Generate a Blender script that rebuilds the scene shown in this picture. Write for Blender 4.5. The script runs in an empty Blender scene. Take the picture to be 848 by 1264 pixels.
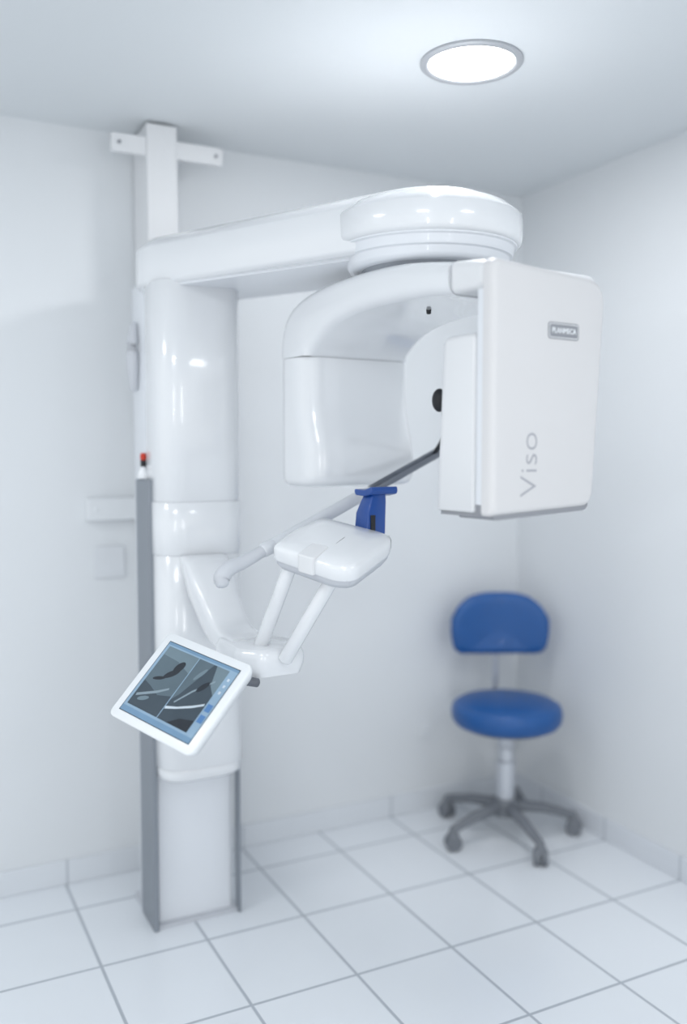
import bpy, bmesh, math
from mathutils import Vector, Matrix
S=bpy.context.scene
COL=S.collection
S.view_settings.view_transform='Standard'
S.view_settings.look='None'
S.view_settings.exposure=0.0

# ---------------------------------------------------------------- materials
def srgb(r,g,b):
    f=lambda c:((c/255)/12.92 if c/255<=0.04045 else (((c/255)+0.055)/1.055)**2.4)
    return (f(r),f(g),f(b),1)
def mat(name,rgb,rough=.4,metal=0,coat=0,var=.03,scale=6,emit=None,estr=0,bump=0):
    m=bpy.data.materials.new(name); m.use_nodes=True
    nt=m.node_tree; b=nt.nodes['Principled BSDF']
    c=srgb(*rgb)
    tc=nt.nodes.new('ShaderNodeTexCoord'); nz=nt.nodes.new('ShaderNodeTexNoise')
    nz.inputs['Scale'].default_value=scale; nz.inputs['Detail'].default_value=3
    nt.links.new(tc.outputs['Object'],nz.inputs['Vector'])
    mx=nt.nodes.new('ShaderNodeMix'); mx.data_type='RGBA'
    mx.inputs[6].default_value=tuple(max(0,x*(1-var)) for x in c[:3])+(1,)
    mx.inputs[7].default_value=tuple(min(1,x*(1+var)) for x in c[:3])+(1,)
    nt.links.new(nz.outputs['Fac'],mx.inputs[0]); nt.links.new(mx.outputs[2],b.inputs['Base Color'])
    b.inputs['Roughness'].default_value=rough; b.inputs['Metallic'].default_value=metal
    b.inputs['Coat Weight'].default_value=coat; b.inputs['Coat Roughness'].default_value=.06
    if emit: 
        b.inputs['Emission Color'].default_value=srgb(*emit); b.inputs['Emission Strength'].default_value=estr
    if bump:
        n2=nt.nodes.new('ShaderNodeTexNoise'); n2.inputs['Scale'].default_value=180
        nt.links.new(tc.outputs['Object'],n2.inputs['Vector'])
        bp=nt.nodes.new('ShaderNodeBump'); bp.inputs['Strength'].default_value=bump; bp.inputs['Distance'].default_value=.002
        nt.links.new(n2.outputs['Fac'],bp.inputs['Height']); nt.links.new(bp.outputs['Normal'],b.inputs['Normal'])
    return m
M_white=mat('gloss_white',(231,233,236),.22,coat=1.0,var=.01)
M_satin=mat('satin_white',(226,227,229),.4,coat=.2,var=.01)
M_cover=mat('cover_white',(214,213,214),.42,coat=.2,var=.01)
M_cool=mat('cool_white',(228,231,236),.35,coat=.3,var=.01)
M_ring=mat('ring_grey',(210,213,218),.35,coat=.2,var=.01)
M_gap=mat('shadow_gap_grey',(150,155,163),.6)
M_rail=mat('rail_grey',(140,146,154),.45,metal=.2)
M_lgrey=mat('light_grey_plastic',(198,201,207),.45)
M_badge=mat('badge_grey',(142,144,150),.5)
M_letter=mat('letter_grey',(166,167,174),.5)
M_chrome=mat('dark_chrome',(120,124,132),.18,metal=1,var=.02)
M_black=mat('black_rubber',(22,24,30),.45)
M_knob=mat('dark_grey_knob',(96,100,108),.5)
M_blue=mat('blue_plastic',(16,70,148),.35,coat=.2)
M_vinyl=mat('blue_vinyl',(18,82,148),.42,coat=.1,var=.06,scale=20,bump=.1)
M_caster=mat('grey_base_plastic',(116,120,127),.5)
M_steel=mat('brushed_steel',(205,208,214),.3,metal=.6)
M_red=mat('red_button',(200,50,25),.4)
M_wall=mat('painted_wall',(224,227,230),.75,var=.012,scale=1.5,bump=.05)
M_box=mat('wall_box_white',(226,229,232),.6,var=.01)
M_wshadow=mat('wall_shadow_grey',(219,222,226),.6,var=.01)  # shadow tone for the patch under the switch box
M_ceil=mat('painted_ceiling',(219,223,226),.8,var=.01,scale=1.2)
M_bezel=mat('tablet_white',(234,237,240),.35,coat=.2,var=.01)
M_lamp=mat('lamp_diffuser',(255,255,255),.5,emit=(255,255,255),estr=6)
M_oval=mat('glowing_white',(255,255,255),.4,emit=(255,255,255),estr=1.5)
def tile_mat(name,sx,sy,ox,oy,g,axis=('X','Y'),tile=(230,234,239),grout=(176,182,190),rough=.2):
    m=bpy.data.materials.new(name); m.use_nodes=True; nt=m.node_tree; b=nt.nodes['Principled BSDF']
    tc=nt.nodes.new('ShaderNodeTexCoord'); sp=nt.nodes.new('ShaderNodeSeparateXYZ')
    nt.links.new(tc.outputs['Object'],sp.inputs[0])
    def mth(op,a,v=None,link2=None):
        n=nt.nodes.new('ShaderNodeMath'); n.operation=op
        nt.links.new(a,n.inputs[0])
        if v is not None: n.inputs[1].default_value=v
        if link2 is not None: nt.links.new(link2,n.inputs[1])
        return n.outputs[0]
    ds=[]
    for ax,s,o in ((axis[0],sx,ox),(axis[1],sy,oy)):
        if s is None: continue
        x=mth('SUBTRACT',sp.outputs[ax],o-s*.5); x=mth('DIVIDE',x,s); x=mth('FRACT',x)
        x=mth('SUBTRACT',x,.5); x=mth('ABSOLUTE',x); x=mth('MULTIPLY',x,s); ds.append(x)
    d=ds[0] if len(ds)==1 else mth('MINIMUM',ds[0],link2=ds[1])
    mr=nt.nodes.new('ShaderNodeMapRange'); mr.inputs['From Min'].default_value=g*.3; mr.inputs['From Max'].default_value=g*.65
    nt.links.new(d,mr.inputs['Value'])
    nz=nt.nodes.new('ShaderNodeTexNoise'); nz.inputs['Scale'].default_value=3
    nt.links.new(tc.outputs['Object'],nz.inputs['Vector'])
    t=nt.nodes.new('ShaderNodeMix'); t.data_type='RGBA'
    c=srgb(*tile); t.inputs[6].default_value=c; t.inputs[7].default_value=tuple(x*.965 for x in c[:3])+(1,)
    nt.links.new(nz.outputs['Fac'],t.inputs[0])
    mx=nt.nodes.new('ShaderNodeMix'); mx.data_type='RGBA'; mx.inputs[6].default_value=srgb(*grout)
    nt.links.new(mr.outputs[0],mx.inputs[0]); nt.links.new(t.outputs[2],mx.inputs[7])
    nt.links.new(mx.outputs[2],b.inputs['Base Color'])
    b.inputs['Roughness'].default_value=rough
    bp=nt.nodes.new('ShaderNodeBump'); bp.inputs['Strength'].default_value=.3; bp.inputs['Distance'].default_value=.002
    nt.links.new(mr.outputs[0],bp.inputs['Height']); nt.links.new(bp.outputs['Normal'],b.inputs['Normal'])
    return m

# ---------------------------------------------------------------- mesh helpers
def finish(name,bm,m,parent=None,bevel=0,seg=3,smooth=True,T=None,angle=30,label=None):
    if T is not None: bm.transform(T)
    bmesh.ops.recalc_face_normals(bm,faces=bm.faces)
    me=bpy.data.meshes.new(name); bm.to_mesh(me); bm.free()
    for ml in (m if isinstance(m,(list,tuple)) else [m]): me.materials.append(ml)
    o=bpy.data.objects.new(name,me); COL.objects.link(o)
    vs=[v.co.copy() for v in me.vertices]
    c=Vector([(min(v[i] for v in vs)+max(v[i] for v in vs))/2 for i in range(3)])
    if name in('floor','ceiling') or name.startswith(('wall_back','wall_right','baseboard_')): c=Vector((0,0,0))
    me.transform(Matrix.Translation(-c)); o.location=c
    if smooth:
        for p in me.polygons: p.use_smooth=True
    if bevel:
        b=o.modifiers.new('bevel','BEVEL'); b.width=bevel; b.segments=seg; b.limit_method='ANGLE'; b.angle_limit=math.radians(angle); b.harden_normals=True
    elif smooth:
        me.set_sharp_from_angle(angle=math.radians(50))
    if parent: attach(o,parent)
    if label: o['label']=label
    return o
def attach(o,p):
    w=Vector(p['_w']); o['_w']=list(o.location); o.parent=p; o.matrix_parent_inverse=Matrix.Translation(w).inverted()
def empty(name,loc,label=None,cat=None,parent=None):
    o=bpy.data.objects.new(name,None); COL.objects.link(o); o.location=loc; o.empty_display_size=.1
    o['_w']=list(loc)
    if label:o['label']=label
    if cat:o['category']=cat
    if parent: attach(o,parent)
    return o
def box(bm,x0,x1,y0,y1,z0,z1):
    v=[bm.verts.new(p) for p in[(x0,y0,z0),(x1,y0,z0),(x1,y1,z0),(x0,y1,z0),(x0,y0,z1),(x1,y0,z1),(x1,y1,z1),(x0,y1,z1)]]
    for f in[(0,3,2,1),(4,5,6,7),(0,1,5,4),(1,2,6,5),(2,3,7,6),(3,0,4,7)]: bm.faces.new([v[i] for i in f])
def loft(bm,rings,cap=True,closed=True):
    R=[[bm.verts.new(p) for p in r] for r in rings]
    n=len(R[0])
    for a,b in zip(R,R[1:]):
        for i in range(n if closed else n-1):
            j=(i+1)%n; bm.faces.new((a[i],a[j],b[j],b[i]))
    if cap: bm.faces.new(R[0][::-1]); bm.faces.new(R[-1])
def rrect(x0,x1,y0,y1,r,n=6):
    rs=r if isinstance(r,(list,tuple)) else [r]*4
    out=[]
    for (cx,cy,a0,k) in((x1,y0,-90,0),(x1,y1,0,1),(x0,y1,90,2),(x0,y0,180,3)):
        q=max(rs[k],1e-4); ox=cx-q if cx==x1 else cx+q; oy=cy-q if cy==y1 else cy+q
        for i in range(n+1):
            a=math.radians(a0+90*i/n); out.append((ox+q*math.cos(a),oy+q*math.sin(a)))
    return out
def prism(bm,pts,lo,hi,axis='z'):
    f={'z':lambda p,h:(p[0],p[1],h),'y':lambda p,h:(p[0],h,p[1]),'x':lambda p,h:(h,p[0],p[1])}[axis]
    loft(bm,[[f(p,lo) for p in pts],[f(p,hi) for p in pts]])
def lathe(bm,prof,c=(0,0),n=72):
    rings=[[(c[0]+max(r,1e-4)*math.cos(2*math.pi*i/n),c[1]+max(r,1e-4)*math.sin(2*math.pi*i/n),z) for i in range(n)] for r,z in prof]
    loft(bm,rings)
def cr(pts,k=8):
    P=[Vector(p) for p in pts]; P=[2*P[0]-P[1]]+P+[2*P[-1]-P[-2]]; out=[]
    for i in range(1,len(P)-2):
        for j in range(k):
            t=j/k; a,b,c,d=P[i-1:i+3]
            out.append(.5*((2*b)+(-a+c)*t+(2*a-5*b+4*c-d)*t*t+(-a+3*b-3*c+d)*t**3))
    out.append(P[-2]); return out
def sweep(bm,path,rad,n=20,flat=1.0,up=Vector((0,0,1)),endround=True):
    P=[Vector(p) for p in path]; m=len(P)
    R=[rad]*m if not isinstance(rad,(list,tuple)) else [rad[0]+0]*m
    if isinstance(rad,(list,tuple)):
        for i in range(m):
            t=i/(m-1)*(len(rad)-1); k=min(int(t),len(rad)-2); R[i]=rad[k]*(1-(t-k))+rad[k+1]*(t-k)
    rings=[]
    def ring(c,tan,r):
        s=tan.cross(up); s=s.normalized() if s.length>1e-4 else Vector((1,0,0)); u=s.cross(tan).normalized()
        return [c+s*r*math.cos(2*math.pi*i/n)+u*r*flat*math.sin(2*math.pi*i/n) for i in range(n)]
    T=[(P[min(i+1,m-1)]-P[max(i-1,0)]).normalized() for i in range(m)]
    if endround:
        for q in(80,50,25): a=math.radians(q); rings.append(ring(P[0]-T[0]*R[0]*math.sin(a)*.6,T[0],R[0]*math.cos(a)))
    for i in range(m): rings.append(ring(P[i],T[i],R[i]))
    if endround:
        for q in(25,50,80): a=math.radians(q); rings.append(ring(P[-1]+T[-1]*R[-1]*math.sin(a)*.6,T[-1],R[-1]*math.cos(a)))
    loft(bm,rings)
def frame(o,x,y,z):
    m=Matrix.Identity(4)
    for i,v in enumerate((x,y,z)):
        for j in range(3): m[j][i]=v[j]
    for j in range(3): m[j][3]=o[j]
    return m
def text(name,s,size,m,T,parent,off=0,sx=1,ext=.0004):
    cu=bpy.data.curves.new(name,'FONT'); cu.body=s; cu.size=size; cu.align_x='CENTER'; cu.align_y='CENTER'; cu.extrude=ext; cu.offset=off; cu.resolution_u=4
    t=bpy.data.objects.new(name+'_tmp',cu); COL.objects.link(t)
    bpy.context.view_layer.update()
    me=bpy.data.meshes.new_from_object(t.evaluated_get(bpy.context.evaluated_depsgraph_get()))
    bpy.data.objects.remove(t)
    bm=bmesh.new(); bm.from_mesh(me); bm.transform(Matrix.Diagonal((sx,1,1,1)))
    return finish(name,bm,m,parent,T=T,smooth=False)

# ---------------------------------------------------------------- room
XR,YB,H=2.445,3.16,2.55
XL,YF=-1.5,-1.3
def struct(name,m,*b,bevel=0):
    bm=bmesh.new(); box(bm,*b); o=finish(name,bm,m,smooth=False,bevel=bevel); o['kind']='structure'; return o
M_floor=tile_mat('floor_tiles',.32,.37,1.17,2.22,.0095)
struct('floor',M_floor,XL,XR+.1,YF,YB+.1,-.08,0)
struct('ceiling',M_ceil,XL,XR+.1,YF,YB+.1,H,H+.08)
struct('wall_back',M_wall,XL,XR+.1,YB,YB+.1,0,H)
struct('wall_right',M_wall,XR,XR+.1,YF,YB,0,H)
M_base1=tile_mat('baseboard_tiles_long',.64,None,.535,0,.009,tile=(222,226,231),grout=(190,195,202))
M_base2=tile_mat('baseboard_tiles_side',None,.37,0,2.22,.009,tile=(220,224,230),grout=(190,195,202))
struct('baseboard_back',M_base1,XL,XR-.012,YB-.012,YB,0,.085,bevel=.003)
struct('baseboard_right',M_base2,XR-.012,XR,YF,YB-.012,0,.085,bevel=.003)

# ---------------------------------------------------------------- ceiling lamp
LX,LY=1.482,2.147
lamp=empty('ceiling_lamp',(LX,LY,H),'round recessed ceiling lamp with grey rim, switched on','ceiling lamp')
bm=bmesh.new()
n=64; prof=[(.140,H),(.140,H-.006),(.134,H-.011),(.124,H-.011),(.117,H-.004),(.117,H)]
loft(bm,[[(LX+r*math.cos(2*math.pi*i/n),LY+r*math.sin(2*math.pi*i/n),z) for i in range(n)] for r,z in prof],cap=False)
finish('lamp_rim',bm,mat('lamp_rim_grey',(172,175,180),.4,metal=.1),lamp)
bm=bmesh.new(); lathe(bm,[(.117,H-.001),(.117,H-.006),(.1,H-.008)],(LX,LY)); finish('lamp_diffuser',bm,M_lamp,lamp)

# ---------------------------------------------------------------- X-ray machine
mach=empty('dental_xray_machine',(.862,2.83,0),'glossy white dental X-ray machine with column, rotating C-shaped gantry and tablet','x-ray machine')
bm=bmesh.new(); prism(bm,rrect(.735,.985,2.735,2.95,.012,3),0.012,2.0)
mast=finish('column_mast',bm,M_cool,mach)
bm=bmesh.new(); prism(bm,rrect(.72,1.0,2.71,2.97,.015,3),0,.012); finish('foot_plate',bm,M_lgrey,mach)
bm=bmesh.new(); box(bm,.716,.733,2.70,2.85,0,1.40); finish('column_rail',bm,M_rail,mach,bevel=.004,smooth=True,label='grey metal guide rail')
bm=bmesh.new(); box(bm,.992,1.001,2.70,2.734,0,1.40); finish('column_rail',bm,M_rail,mach,bevel=.003,label='grey metal guide rail')
def carr(x0,x1,y0,y1,e=.5,n=48):
    out=[]; cx=(x0+x1)/2; hx=(x1-x0)/2
    for i in range(n+1):
        a=math.pi*i/n; c=math.cos(a); out.append((cx-hx*math.copysign(abs(c)**e,c),y1-(y1-y0)*abs(math.sin(a))**e))
    return out
def cshell(name,z0,z1,g,y0,edges=(.002,.002),m=M_white):
    # shell with a tiny rounded shoulder at both ends
    bm=bmesh.new(); lv=[(z0,edges[0]),(z0+edges[0],0),(z1-edges[1],0),(z1,edges[1])]
    loft(bm,[[(x,y,z) for x,y in carr(.728-g+i,1.0+g-i,y0-g+i,2.76)] for z,i in lv]); return finish(name,bm,m,mach)
cshell('upper_column_cover',1.335,1.985,0,2.620)
cshell('column_collar',1.175,1.3348,.003,2.620,(.003,.003))
cshell('lower_column_cover',.5245,1.1748,.0,2.620)
cshell('column_end_cap',.48,.524,-.004,2.626,(.012,.002))
bm=bmesh.new(); box(bm,.802,.903,2.98,3.155,.02,2.54); finish('wall_post',bm,M_satin,mach,bevel=.004)
bm=bmesh.new(); prism(bm,rrect(.69,1.062,2.44,2.497,.006,2),2.988,3.012,'y'); wb=finish('wall_bracket',bm,M_satin,mach,bevel=.003)
for x in(.715,1.037):
    bm=bmesh.new(); prism(bm,[(x+.006*math.cos(a*math.pi/6),2.468+.006*math.sin(a*math.pi/6)) for a in range(12)],2.983,2.989,'y'); finish('screw',bm,M_badge,wb,smooth=False)

# boom
A=Vector((.88,2.78)); B=Vector((1.286,2.053))
def stad(ra,rb,n=28):
    d=B-A; L=d.length; th=math.atan2(d.y,d.x); al=math.acos((ra-rb)/L)
    out=[]
    for i in range(n+1):
        a=th+al+(2*math.pi-2*al)*i/n; out.append((A.x+ra*math.cos(a),A.y+ra*math.sin(a)))
    for i in range(n+1):
        a=th-al+2*al*i/n; out.append((B.x+rb*math.cos(a),B.y+rb*math.sin(a)))
    return out
bm=bmesh.new()
lv=[(.022,1.975),(.006,1.979),(0,1.990),(0,2.085),(.003,2.091),(.040,2.122),(.06,2.127)]
loft(bm,[[(x,y,z) for x,y in stad(.167-i,.205-i)] for i,z in lv]); finish('horizontal_boom',bm,M_white,mach)
bm=bmesh.new()
loft(bm,[[(x,y,z) for x,y in stad(.15,.16)] for z in(1.968,1.978)]); finish('boom_underside',bm,M_cool,mach)
bm=bmesh.new(); lathe(bm,[(.1,2.006),(.230,2.006),(.238,2.010),(.2415,2.020),(.243,2.074),(.240,2.079),(.208,2.104),(.200,2.108),(.1,2.113),(.01,2.114)],B); finish('rotation_head',bm,M_white,mach,angle=20)
bm=bmesh.new(); lathe(bm,[(.1,1.948),(.19,1.948),(.203,1.951),(.208,1.960),(.209,1.974),(.210,1.976),(.217,1.978),(.220,1.986),(.221,1.998),(.222,2.000),(.228,2.002),(.229,2.009),(.1,2.009)],B); finish('bearing_ring',bm,M_cool,mach)
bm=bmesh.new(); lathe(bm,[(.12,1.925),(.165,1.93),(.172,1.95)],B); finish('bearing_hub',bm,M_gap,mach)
ang=math.radians(-118)
rad=Vector((math.cos(ang),math.sin(ang),0)); tg=Vector((-rad.y,rad.x,0))
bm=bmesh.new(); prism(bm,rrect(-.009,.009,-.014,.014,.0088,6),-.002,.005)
finish('glowing_oval',bm,M_oval,mach,bevel=.001,T=frame(Vector((B.x,B.y,2.088))+rad*.2325,tg,Vector((-rad.x*.7,-rad.y*.7,.7)),(rad*.7+Vector((0,0,.7)))))  # small glowing white oval on the rim of the head

# ---- gantry, local frame (s,w,z)
E1=Vector((.1284,-.9917,0)).normalized(); E2=Vector((-E1.y,E1.x,0))
G=frame((B.x,B.y,0),E1,E2,(0,0,1))
gantry=empty('rotating_gantry',(B.x,B.y,1.93),parent=mach)
def gfin(name,bm,m,bevel=0,seg=3,par=None,**k):
    return finish(name,bm,m,par or gantry,bevel=bevel,seg=seg,T=G,**k)
def rpoly(pts,n=8):
    out=[]
    m=len(pts)
    for i in range(m):
        p=Vector(pts[i][:2]); r=pts[i][2]; a=(Vector(pts[i-1][:2])-p).normalized(); b=(Vector(pts[(i+1)%m][:2])-p).normalized()
        for j in range(n+1):
            t=j/n; q=(p+a*r)*(1-t)**2+2*p*t*(1-t)+(p+b*r)*t*t; out.append((q.x,q.y))
    return out
W=.1875; WF=.172
def smooth2(pts,k=3):
    P=cr([(x,y,0) for x,y in pts],k); return [(p.x,p.y) for p in P]
outer=smooth2([(-.446,1.75),(-.445,1.79),(-.436,1.83),(-.415,1.865),(-.38,1.893),(-.33,1.912),(-.26,1.926),(-.16,1.936),(0,1.94),(.12,1.934),(.22,1.921),(.298,1.908)])
inner=smooth2([(.298,1.833),(.2,1.843),(.05,1.847),(-.06,1.843),(-.14,1.832),(-.2,1.815),(-.245,1.792),(-.28,1.768),(-.298,1.75)])
def shrinkpoly(pts,d):
    n=len(pts); out=[]
    area2=sum(pts[i][0]*pts[(i+1)%n][1]-pts[(i+1)%n][0]*pts[i][1] for i in range(n)); sg=1 if area2>0 else -1
    for i in range(n):
        a=Vector(pts[i-1]); b=Vector(pts[i]); c=Vector(pts[(i+1)%n])
        e1=(b-a).normalized(); e2=(c-b).normalized(); n1=Vector((-e1.y,e1.x))*sg; n2=Vector((-e2.y,e2.x))*sg
        m_=(n1+n2); m_=m_.normalized()/max(.5,m_.normalized().dot(n1)); out.append(b+m_*d)
    return out
br=outer+inner; no=len(outer)
def bring(w,d):
    q=shrinkpoly(br,d)
    q[0].y=q[-1].y=1.75; q[no-1].x=q[no].x=.298
    return [(p.x,w,p.y) for p in q]
R_=.030; rr=[]
for i in range(6):
    a=math.radians(90*i/5); rr.append((R_*(1-math.sin(a)),R_*(1-math.cos(a))))
lv=[(-W+wo,d) for d,wo in rr]+[(WF-wo,d) for d,wo in rr[::-1]]
bm=bmesh.new(); loft(bm,[bring(w,d) for w,d in lv]); gfin('gantry_bridge',bm,M_white)
# tube housing: lofted upward
sin=[(1.384,-.310,.026),(1.386,-.290,.014),(1.393,-.272,.005),(1.405,-.262,.001),(1.42,-.257,0),(1.47,-.256,0),(1.50,-.261,0),(1.53,-.269,0),(1.56,-.279,0),(1.60,-.289,0),(1.64,-.295,0),(1.70,-.298,0),(1.7485,-.299,0)]
bm=bmesh.new()
loft(bm,[[(s,w,z) for s,w in rpoly([(-.446+i,-W+i,.04),(si,-W+i,.075),(si,WF-i,.03),(-.446+i,WF-i,.04)],8)] for z,si,i in sin]); gfin('tube_housing',bm,M_white)
bm=bmesh.new(); prism(bm,[(.2995,1.908),(.37,1.9),(.415,1.892),(.42,1.832),(.2995,1.833)],-W,WF,'y'); gfin('housing_shoulder',bm,M_satin,bevel=.018,angle=40,seg=4)
bm=bmesh.new(); prism(bm,rrect(-.178,.14,1.36,1.84,.01,3),.385,.416,'x'); gfin('housing_back_panel',bm,M_cool,bevel=.004)
cov=rpoly([(-.190,1.346,.012),(.130,1.360,.03),(.166,1.876,.06),(-.190,1.893,.02)])
c0=Vector((-.01,1.62))
bm=bmesh.new()
def sc(pts,i):
    out=[]
    for x,z in pts:
        v=Vector((x,z))-c0; out.append((c0.x+v.x*(1-i/.18),c0.y+v.y*(1-i/.27)))
    return out
lv=[(.412,.005),(.416,0),(.432,0),(.440,.002),(.446,.007),(.448,.014)]
loft(bm,[[(s,x,z) for x,z in sc(cov,i)] for s,i in lv]); cover=gfin('housing_cover',bm,M_cover)
bm=bmesh.new(); prism(bm,rpoly([(-.178,1.338,.01),(.120,1.351,.02),(.120,1.38,.01),(-.178,1.38,.01)],3),.33,.441,'x'); gfin('bottom_trim',bm,M_badge)
# detector plate, slightly deeper at the bottom, soft front edge
bm=bmesh.new()
def det(z,i): 
    s0=.273-.022*(1.742-z)/.39
    return [(s,w,z) for s,w in rpoly([(s0+i,-.186+i,.028),(.386-i,-.186+i,.008),(.386-i,.125-i,.008),(s0+i,.125-i,.03)],6)]
loft(bm,[det(z,i) for z,i in((1.352,.004),(1.356,0),(1.55,0),(1.728,0),(1.737,.003),(1.742,.010))]); gfin('detector_plate',bm,M_satin)
bm=bmesh.new(); prism(bm,rrect(.262,.386,-.182,.12,.02,4),1.344,1.351); gfin('detector_trim',bm,M_badge)
FS=.4482
text('model_lettering','Viso',.074,M_letter,G@frame((FS,-.078,1.458),(0,0,1),(0,-1,0),(1,0,0)),gantry,off=-.0012,sx=1.12)
def badge(T):
    bm=bmesh.new(); prism(bm,rrect(-.049,.049,-.0185,.0185,.008),0,.0012); b=finish('maker_badge',bm,M_badge,gantry,T=T)
    for nm,(x,y,r,h,mm) in {'badge_border':(.0465,.016,.006,.0016,M_satin),'badge_field':(.0445,.0140,.005,.002,M_badge)}.items():
        bm=bmesh.new(); prism(bm,rrect(-x,x,-y,y,r),0.0004,h); finish(nm,bm,mm,b,T=T)
    text('badge_lettering','PLANMECA',.0168,M_bezel,T@Matrix.Translation((0,0,.0022)),b,off=.0003,sx=.90)
badge(G@frame((FS-.0004,.022,1.752),(0,1,0),(0,0,1),(1,0,0)))
bm=bmesh.new(); lathe(bm,[(.003,1.836),(.006,1.838),(.007,1.85)],(1.27,2.02),16); finish('laser_port',bm,M_black,gantry)

# ---- support arm (S bracket)
sup=empty('patient_support',(.90,2.3,1.0),parent=mach)
def sfin(name,bm,m,**k): return finish(name,bm,m,sup,**k)
secs=[((.858,2.620,1.170),.070,.012),((.860,2.594,1.14),.070,.035),((.862,2.555,1.09),.068,.042),((.866,2.52,1.045),.062,.045),((.872,2.48,1.0),.058,.043),((.878,2.43,.968),.057,.036),((.884,2.37,.955),.058,.03),((.89,2.31,.952),.06,.028)]
P=cr([s[0] for s in secs],4); rings=[]
for i,c in enumerate(P):
    t=i/4; k=min(int(t),len(secs)-2); f=t-k
    wdt=secs[k][1]*(1-f)+secs[k+1][1]*f; th=secs[k][2]*(1-f)+secs[k+1][2]*f
    tan=(P[min(i+1,len(P)-1)]-P[max(i-1,0)]).normalized(); nrm=Vector((1,0,0)).cross(tan).normalized()
    ring=[]
    for j in range(32):
        a=2*math.pi*j/32; cx=math.copysign(abs(math.cos(a))**.4,math.cos(a)); sy=math.copysign(abs(math.sin(a))**.4,math.sin(a))
        ring.append(c+Vector((1,0,0))*wdt*cx+nrm*th*sy)
    rings.append(ring)
bm=bmesh.new(); loft(bm,rings); sfin('support_arm',bm,M_white)
bm=bmesh.new()
pl=rpoly([(.812,2.39,.02),(.808,2.21,.02),(.86,2.155,.02),(.985,2.165,.02),(1.008,2.25,.02),(.955,2.39,.02)],4)
pc=Vector((.9,2.27))
def ins(pts,c,k): return [(c.x+(x-c.x)*k,c.y+(y-c.y)*k) for x,y in pts]
loft(bm,[[(x,y,z) for x,y in ins(pl,pc,k)] for k,z in((.80,.900),(.90,.903),(.985,.93),(1,.945),(.99,.958),(.93,.972),(.88,.975))]); sfin('support_base',bm,M_white)
for a,b in(((.886,2.245,.955),(.915,2.098,1.20)),((.925,2.155,.95),(.999,1.995,1.20))):
    bm=bmesh.new(); sweep(bm,[a,b],[.0195,.0175],24); sfin('support_strut',bm,M_white)
# chin table
pz=Vector((.546,-.816,-.182)).normalized(); q0=Vector((.820,.480,.300)); q=(q0-pz*q0.dot(pz)).normalized(); nn=pz.cross(q).normalized()
TC=Vector((1.006,2.04,1.262)); TT=frame(TC,pz,q,nn)
tab=rpoly([(-.120,-.100,.022),(.085,-.118,.03),(.118,-.09,.02),(.124,.085,.03),(.10,.112,.02),(-.105,.112,.03),(-.125,.0,.02)],5)
bm=bmesh.new(); loft(bm,[[(x,y,z) for x,y in ins(tab,Vector((0,0)),k)] for k,z in((.95,-.040),(.985,-.038),(1,-.030),(.998,-.010),(.98,-.003),(.90,.003),(.6,.007),(.2,.008))]); sfin('chin_table',bm,M_white,T=TT)
bm=bmesh.new(); loft(bm,[[(x,y,z) for x,y in ins(tab,Vector((0,0)),k)] for k,z in((.78,-.066),(.88,-.064),(.955,-.050),(.955,-.039))]); sfin('chin_table_base',bm,M_lgrey,T=TT)
bm=bmesh.new(); prism(bm,rrect(-.030,.018,-.119,-.045,.008,4),-.040,.0090); sfin('table_latch',bm,M_satin,T=TT,bevel=.004)
# hand bar
P0=Vector((.745,2.131,1.184)); P1=Vector((1.467,2.29,1.478)); D=(P1-P0)
at=lambda t:P0+D*t
bm=bmesh.new(); sweep(bm,cr([at(0)+Vector((.0,-.004,-.024)),at(0)+Vector((.0,0,-.008)),at(.03)+Vector((0,0,.004)),at(.09),at(.2)],6),[.017,.021,.020,.017,.0145],20); sfin('hand_grip',bm,M_lgrey,label='grey rubber hand grip')
bm=bmesh.new(); sweep(bm,[at(.17),at(.205)],.0185,24); sfin('grip_collar',bm,M_ring)
bm=bmesh.new(); sweep(bm,[at(.21),at(.62)],[.0175,.017],24); sfin('hand_bar_sleeve',bm,M_ring)
bm=bmesh.new(); sweep(bm,[at(.60),at(.68)],.011,20); sfin('bar_joint',bm,M_steel)
bm=bmesh.new(); sweep(bm,[at(.66),at(1.05)],[.014,.015],20); sfin('chrome_bar',bm,M_chrome,label='dark chrome tube')
bm=bmesh.new(); sweep(bm,cr([at(.99),Vector((1.455,2.22,1.54)),Vector((1.40,2.15,1.615))],6),.007,12); sfin('pad_stem',bm,M_black)
bm=bmesh.new(); bmesh.ops.create_uvsphere(bm,u_segments=24,v_segments=16,radius=1,matrix=Matrix.Translation((1.377,2.133,1.625))@Matrix.Diagonal((.020,.022,.032,1))); sfin('temple_pad',bm,M_black,label='black rubber temple pad')
# blue chin rest
bl=frame((1.150,2.108,1.294),Vector((E1.x,E1.y,0)),Vector((E2.x,E2.y,0)),(0,0,1))
bm=bmesh.new()
loft(bm,[[(x,y,z) for x,y in rrect(-hx,hx,cx-hy,cx+hy,.006,3)] for z,cx,hx,hy in((-.06,-.006,.03,.032),(.03,.0,.028,.030),(.06,.008,.024,.026),(.082,.014,.02,.022))])
sfin('chin_rest_post',bm,M_blue,T=bl,label='blue plastic chin rest post')
bm=bmesh.new(); prism(bm,[(-.045,.083),(-.04,.076),(.0,.074),(.03,.080),(.034,.090),(.03,.100),(.0,.091),(-.045,.092)],-.022,.064,'y'); sfin('chin_rest',bm,M_blue,T=bl,bevel=.003,label='blue plastic chin rest')
bm=bmesh.new(); prism(bm,[(.026,-.06),(.0315,-.06),(.0315,.026),(.026,.026)],-.022,-.008,'y'); sfin('chin_rest_slot',bm,M_black,T=bl)

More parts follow.
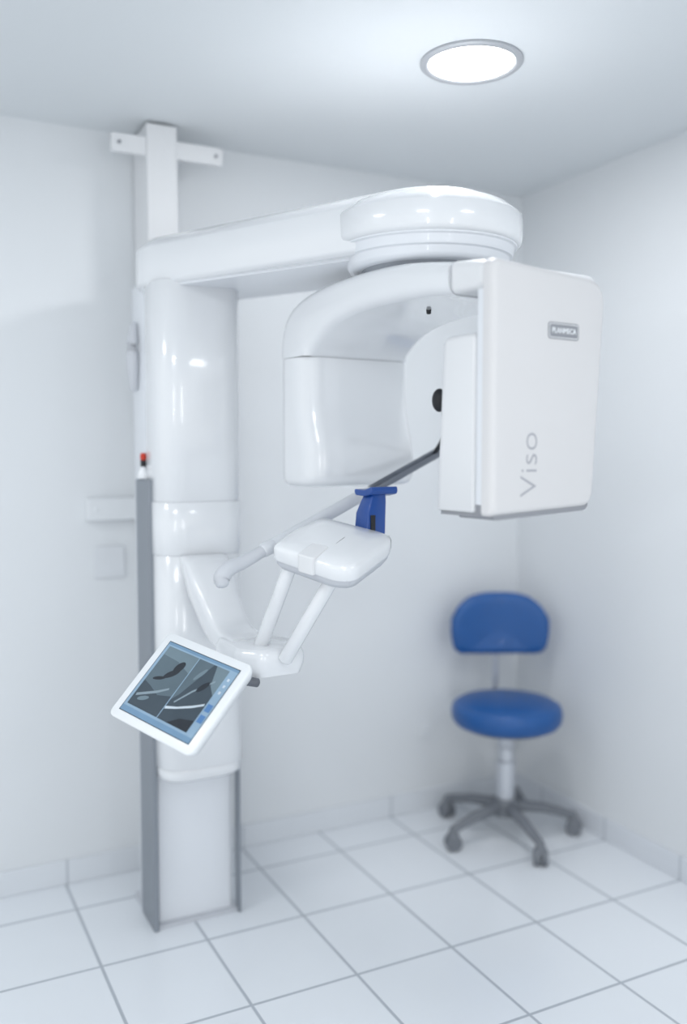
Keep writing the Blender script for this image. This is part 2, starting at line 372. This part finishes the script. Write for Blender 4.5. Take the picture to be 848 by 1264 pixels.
# ---- tablet
TP=Vector((.628,2.112,.913))
tab_e=empty('control_tablet',TP,parent=mach)
u=Vector((.3817,-.9246,-.1343)).normalized(); v=Vector((.6892,.1561,.7017)); v=(v-u*v.dot(u)).normalized(); nz=u.cross(v)
TB=frame(TP,u,v,nz)
def tfin(name,bm,m,**k): return finish(name,bm,m,tab_e,T=TB,**k)
tw,th=.156,.126
bm=bmesh.new(); o_=rrect(-tw,tw,-th,th,.018,8)
loft(bm,[[(x*k,y*k,z) for x,y in o_] for k,z in((.86,-.034),(.93,-.03),(.985,-.014),(1,-.006),(.995,-.001),(.985,0))]); tfin('tablet_case',bm,M_bezel)
def em(name,rgb,s=.8): return mat(name,rgb,.2,emit=rgb,estr=s,var=.18,scale=14)
cols={'frame':(134,160,182),'bar':(108,140,168),'dark':(58,70,80),'mid':(84,100,110),'lite':(128,144,154),'blue':(80,122,172),'white':(186,198,208),'teal':(104,122,132),'blk':(34,40,48)}
mats=[];idx={}
for k,c in cols.items():
    idx[k]=len(mats); mats.append(em('screen_'+k,c,.15))
bm=bmesh.new(); lay=[0]
def poly(pts,k):
    lay[0]+=1; z=.0008+lay[0]*.00003
    f=bm.faces.new([bm.verts.new((x,y,z)) for x,y in pts]); f.material_index=idx[k]
def rc(x0,x1,y0,y1,k): poly([(x0,y0),(x1,y0),(x1,y1),(x0,y1)],k)
sx,sy=.130,.102
rc(-sx-.002,sx+.002,-sy-.002,sy+.002,'dark'); rc(-sx,sx,-sy,sy,'frame'); rc(-sx,sx,sy-.007,sy,'bar'); rc(-sx,sx,-sy,-sy+.014,'bar')
def ell(cx,cy,rx,ry,k,rot=0,n=18):
    poly([(cx+rx*math.cos(2*math.pi*i/n)*math.cos(rot)-ry*math.sin(2*math.pi*i/n)*math.sin(rot),cy+rx*math.cos(2*math.pi*i/n)*math.sin(rot)+ry*math.sin(2*math.pi*i/n)*math.cos(rot)) for i in range(n)],k)
# first picture
rc(-.121,-.007,-.082,.091,'mid'); poly([(-.121,.091),(-.007,.091),(-.007,.045),(-.06,.062),(-.121,.066)],'teal')
poly([(-.121,-.082),(-.007,-.082),(-.007,-.022),(-.05,-.034),(-.09,-.02),(-.121,-.012)],'dark')
ell(-.045,.050,.012,.019,'blk',-.5); ell(-.054,.028,.024,.009,'blk',.7); ell(-.082,.006,.020,.005,'blk',.35)
poly([(-.115,-.050),(-.06,-.024),(-.03,-.006),(-.028,-.011),(-.058,-.031),(-.113,-.057)],'lite'); ell(-.085,-.055,.018,.006,'teal',.4)
# second picture
rc(-.004,.104,-.082,.091,'dark'); poly([(-.004,.091),(.05,.091),(.03,.04),(.01,-.01),(-.004,-.03)],'mid'); poly([(.06,.091),(.104,.091),(.104,.02),(.08,.04)],'teal')
poly([(-.004,-.048),(.03,-.038),(.07,-.020),(.1,-.004),(.1,-.010),(.07,-.027),(.03,-.044),(-.002,-.055)],'white'); poly([(.01,-.03),(.04,.012),(.084,.056),(.086,.052),(.044,.009),(.013,-.033)],'lite'); poly([(.03,-.082),(.104,-.082),(.104,-.05),(.06,-.06)],'blk')
ell(.062,.03,.008,.020,'blk',-.6); ell(.03,.055,.006,.022,'teal',-.5)
for i in range(2): rc(.109,.126,-.02-i*.03,.0-i*.03,'blue')
for i in range(3): rc(.114,.121,.03+i*.018,.037+i*.018,'white')
o=tfin('tablet_screen',bm,mats,smooth=False,label='lit touch screen showing two dark machine pictures')
for p in o.data.polygons:
    if p.normal.dot(nz)<0: p.flip()
bm=bmesh.new(); sweep(bm,cr([(.85,2.22,.93),(.80,2.19,.90),(.755,2.14,.888),(.71,2.12,.893)],6),[.024,.022,.026,.03],20); finish('tablet_joint',bm,M_white,tab_e)
bm=bmesh.new(); sweep(bm,[(.815,2.178,.900),(.850,2.165,.893)],.012,16); finish('tilt_knob',bm,M_knob,tab_e)

# ---- exposure handset & emergency stop on column side
bm=bmesh.new(); sweep(bm,cr([(.722,2.87,1.88),(.716,2.865,1.82),(.718,2.868,1.74),(.724,2.88,1.68)],6),[.012,.02,.018,.012],16,flat=.7); finish('exposure_handset',bm,M_lgrey,mach,label='pale grey handset')
es=[('stop_base',[(.02,1.402),(.018,1.42),(.008,1.44)],M_white),('stop_neck',[(.009,1.438),(.009,1.46)],M_black),('stop_button',[(.009,1.458),(.010,1.472),(.006,1.48)],M_red)]
for nme,pr,mm in es:
    bm=bmesh.new(); lathe(bm,pr,(.722,2.775),20); finish(nme,bm,mm,mach)

# ---------------------------------------------------------------- wall boxes and painted shadow patch
def wallbox(name,x0,x1,z0,z1,d,m,label,cat,bev=.006):
    bm=bmesh.new(); prism(bm,rrect(x0,x1,z0,z1,.01,3),YB-d,YB-.0005,'y'); o=finish(name,bm,m,None,bevel=bev); o['label']=label; o['category']=cat; o['_w']=list(o.location); return o
w1=wallbox('switch_box',.62,.79,1.25,1.325,.035,M_box,'white wall-mounted switch box beside the column','switch box')
bm=bmesh.new(); bmesh.ops.create_uvsphere(bm,u_segments=12,v_segments=8,radius=.006,matrix=Matrix.Translation((.65,YB-.037,1.29))); finish('indicator_lamp',bm,M_bezel,w1)
w2=wallbox('shadow_patch',.645,.75,1.05,1.16,.010,M_wshadow,'thin pale grey patch standing in for the shadow below the switch box','painted shadow',.003)  # thin grey slab stands in for a shadow on the wall
w3=wallbox('wall_socket',1.95,2.0,.31,.36,.010,M_box,'small white wall socket near the stool','socket',.003)

# ---------------------------------------------------------------- chair
CX,CY=2.131,2.81; ca=math.radians(-26.9)
ch=empty('swivel_stool',(CX,CY,0),'blue vinyl swivel stool with low backrest on grey five-star caster base','swivel chair')
bm=bmesh.new(); lathe(bm,[(.06,.432),(.175,.433),(.198,.44),(.210,.458),(.212,.486),(.206,.508),(.184,.522),(.1,.529),(.01,.530)],(CX,CY),64); finish('seat',bm,M_vinyl,ch)
bm=bmesh.new(); lathe(bm,[(.1,.420),(.165,.424),(.17,.434)],(CX,CY),40); finish('seat_pan',bm,M_caster,ch)
bm=bmesh.new(); lathe(bm,[(.034,.13),(.037,.29),(.030,.295),(.030,.34),(.036,.345),(.038,.422)],(CX,CY),32); finish('gas_lift',bm,M_steel,ch,label='pale steel gas lift column')
bm=bmesh.new(); lathe(bm,[(.02,.075),(.05,.08),(.05,.13),(.04,.145)],(CX,CY),32); finish('base_hub',bm,M_caster,ch)
for k in range(5):
    a=math.radians(-74+72*k)+ca; RC=.265 if k else .285
    d=Vector((math.cos(a),math.sin(a),0)); c=Vector((CX,CY,0)); t=Vector((-d.y,d.x,0))
    bm=bmesh.new(); sweep(bm,[c+d*.03+Vector((0,0,.115)),c+d*.15+Vector((0,0,.105)),c+d*RC+Vector((0,0,.078))],[.025,.021,.016],16,flat=.9); finish('base_leg',bm,M_caster,ch)
    cc=c+d*RC; wh=empty('caster',cc+Vector((0,0,.03)),parent=ch)
    tw_=Vector((math.cos(a+1.2),math.sin(a+1.2),0)); 
    for sgn in(-1,1):
        bm=bmesh.new(); m4=frame(cc+Vector((0,0,.03))+tw_*.015*sgn,tw_.cross(Vector((0,0,1))),(0,0,1),tw_)
        bmesh.ops.create_cone(bm,cap_ends=True,segments=28,radius1=.03,radius2=.03,depth=.021,matrix=m4)
        finish('caster_wheel',bm,M_caster,wh,bevel=.005)
    bm=bmesh.new(); lathe(bm,[(.022,.048),(.022,.06),(.014,.078)],(cc.x,cc.y),16); finish('caster_hood',bm,M_caster,wh)
fd=Vector((math.sin(math.radians(26)),math.cos(math.radians(26)),0)); rt=Vector((fd.y,-fd.x,0))
BC=Vector((CX,CY,.780))+fd*.205
bo=rpoly([(-.182,-.110,.045),(.182,-.110,.045),(.202,.0,.05),(.182,.095,.08),(.08,.136,.05),(-.08,.136,.05),(-.182,.095,.08),(-.202,.0,.05)],8)
rings=[]
for y,k in [(-.032,.02),(-.033,.3),(-.034,.6),(-.034,.82),(-.030,.93),(-.018,.985),(0,1),(.014,.975),(.022,.90),(.025,.6),(.025,.3),(.025,.02)]:
    rings.append([BC+rt*x*k+fd*(y-1.3*(x*k)**2)+Vector((0,0,z*k)) for x,z in bo])
bm=bmesh.new(); loft(bm,rings); finish('backrest',bm,M_vinyl,ch)
bm=bmesh.new(); sweep(bm,cr([Vector((CX,CY,.426))+fd*.05,Vector((CX,CY,.422))+fd*.2,Vector((CX,CY,.45))+fd*.245,Vector((CX,CY,.60))+fd*.245,Vector((CX,CY,.77))+fd*.235],6),.013,14); finish('backrest_bar',bm,M_steel,ch)

for o in list(bpy.data.objects):
    if '_w' in o: del o['_w']

# ---------------------------------------------------------------- lights
def area(name,loc,size,power,rot=(0,0,0),col=(1,1,1),shape='DISK',sy=None):
    l=bpy.data.lights.new(name,'AREA'); l.shape=shape; l.size=size; l.energy=power; l.color=col
    if sy: l.size_y=sy
    o=bpy.data.objects.new(name,l); o.location=loc; o.rotation_euler=rot; COL.objects.link(o); return o
area('downlight_main',(LX,LY,H-.02),.23,9)
area('ceiling_fill_front',(.1,.5,H-.02),.5,10,col=(.96,.985,1))  # this and the next two: unseen fill lamps added to brighten the room
area('ceiling_fill_left',(-.8,2.0,H-.02),.5,9,col=(.96,.985,1))
area('ceiling_fill_right',(1.7,.2,H-.02),.5,8,col=(.96,.985,1))
def aim(o,t): o.rotation_euler=(Vector(t)-o.location).to_track_quat('-Z','Y').to_euler()
for x,y,p in((-.35,-.6,5),(1.0,-1.15,4.5)):
    o=area('highlight_strip',(x,y,1.45),.08,p,shape='RECTANGLE',sy=1.2); aim(o,(.9,2.6,1.45))  # unseen strips added to put bright streaks on the glossy column
w=bpy.data.worlds.new('World'); S.world=w; w.use_nodes=True
w.node_tree.nodes['Background'].inputs[0].default_value=(.93,.972,1,1); w.node_tree.nodes['Background'].inputs[1].default_value=1.06

# ---------------------------------------------------------------- camera
cam=bpy.data.cameras.new('Camera'); co=bpy.data.objects.new('Camera',cam); COL.objects.link(co)
co.location=(0,0,1.49); co.rotation_euler=(math.radians(90-3.9),0,math.radians(-26.9))
cam.sensor_fit='VERTICAL'; cam.sensor_height=36; cam.lens=36*1130/1264; cam.clip_start=.05
cam.dof.use_dof=True; cam.dof.focus_distance=2.3; cam.dof.aperture_fstop=.68
S.camera=co
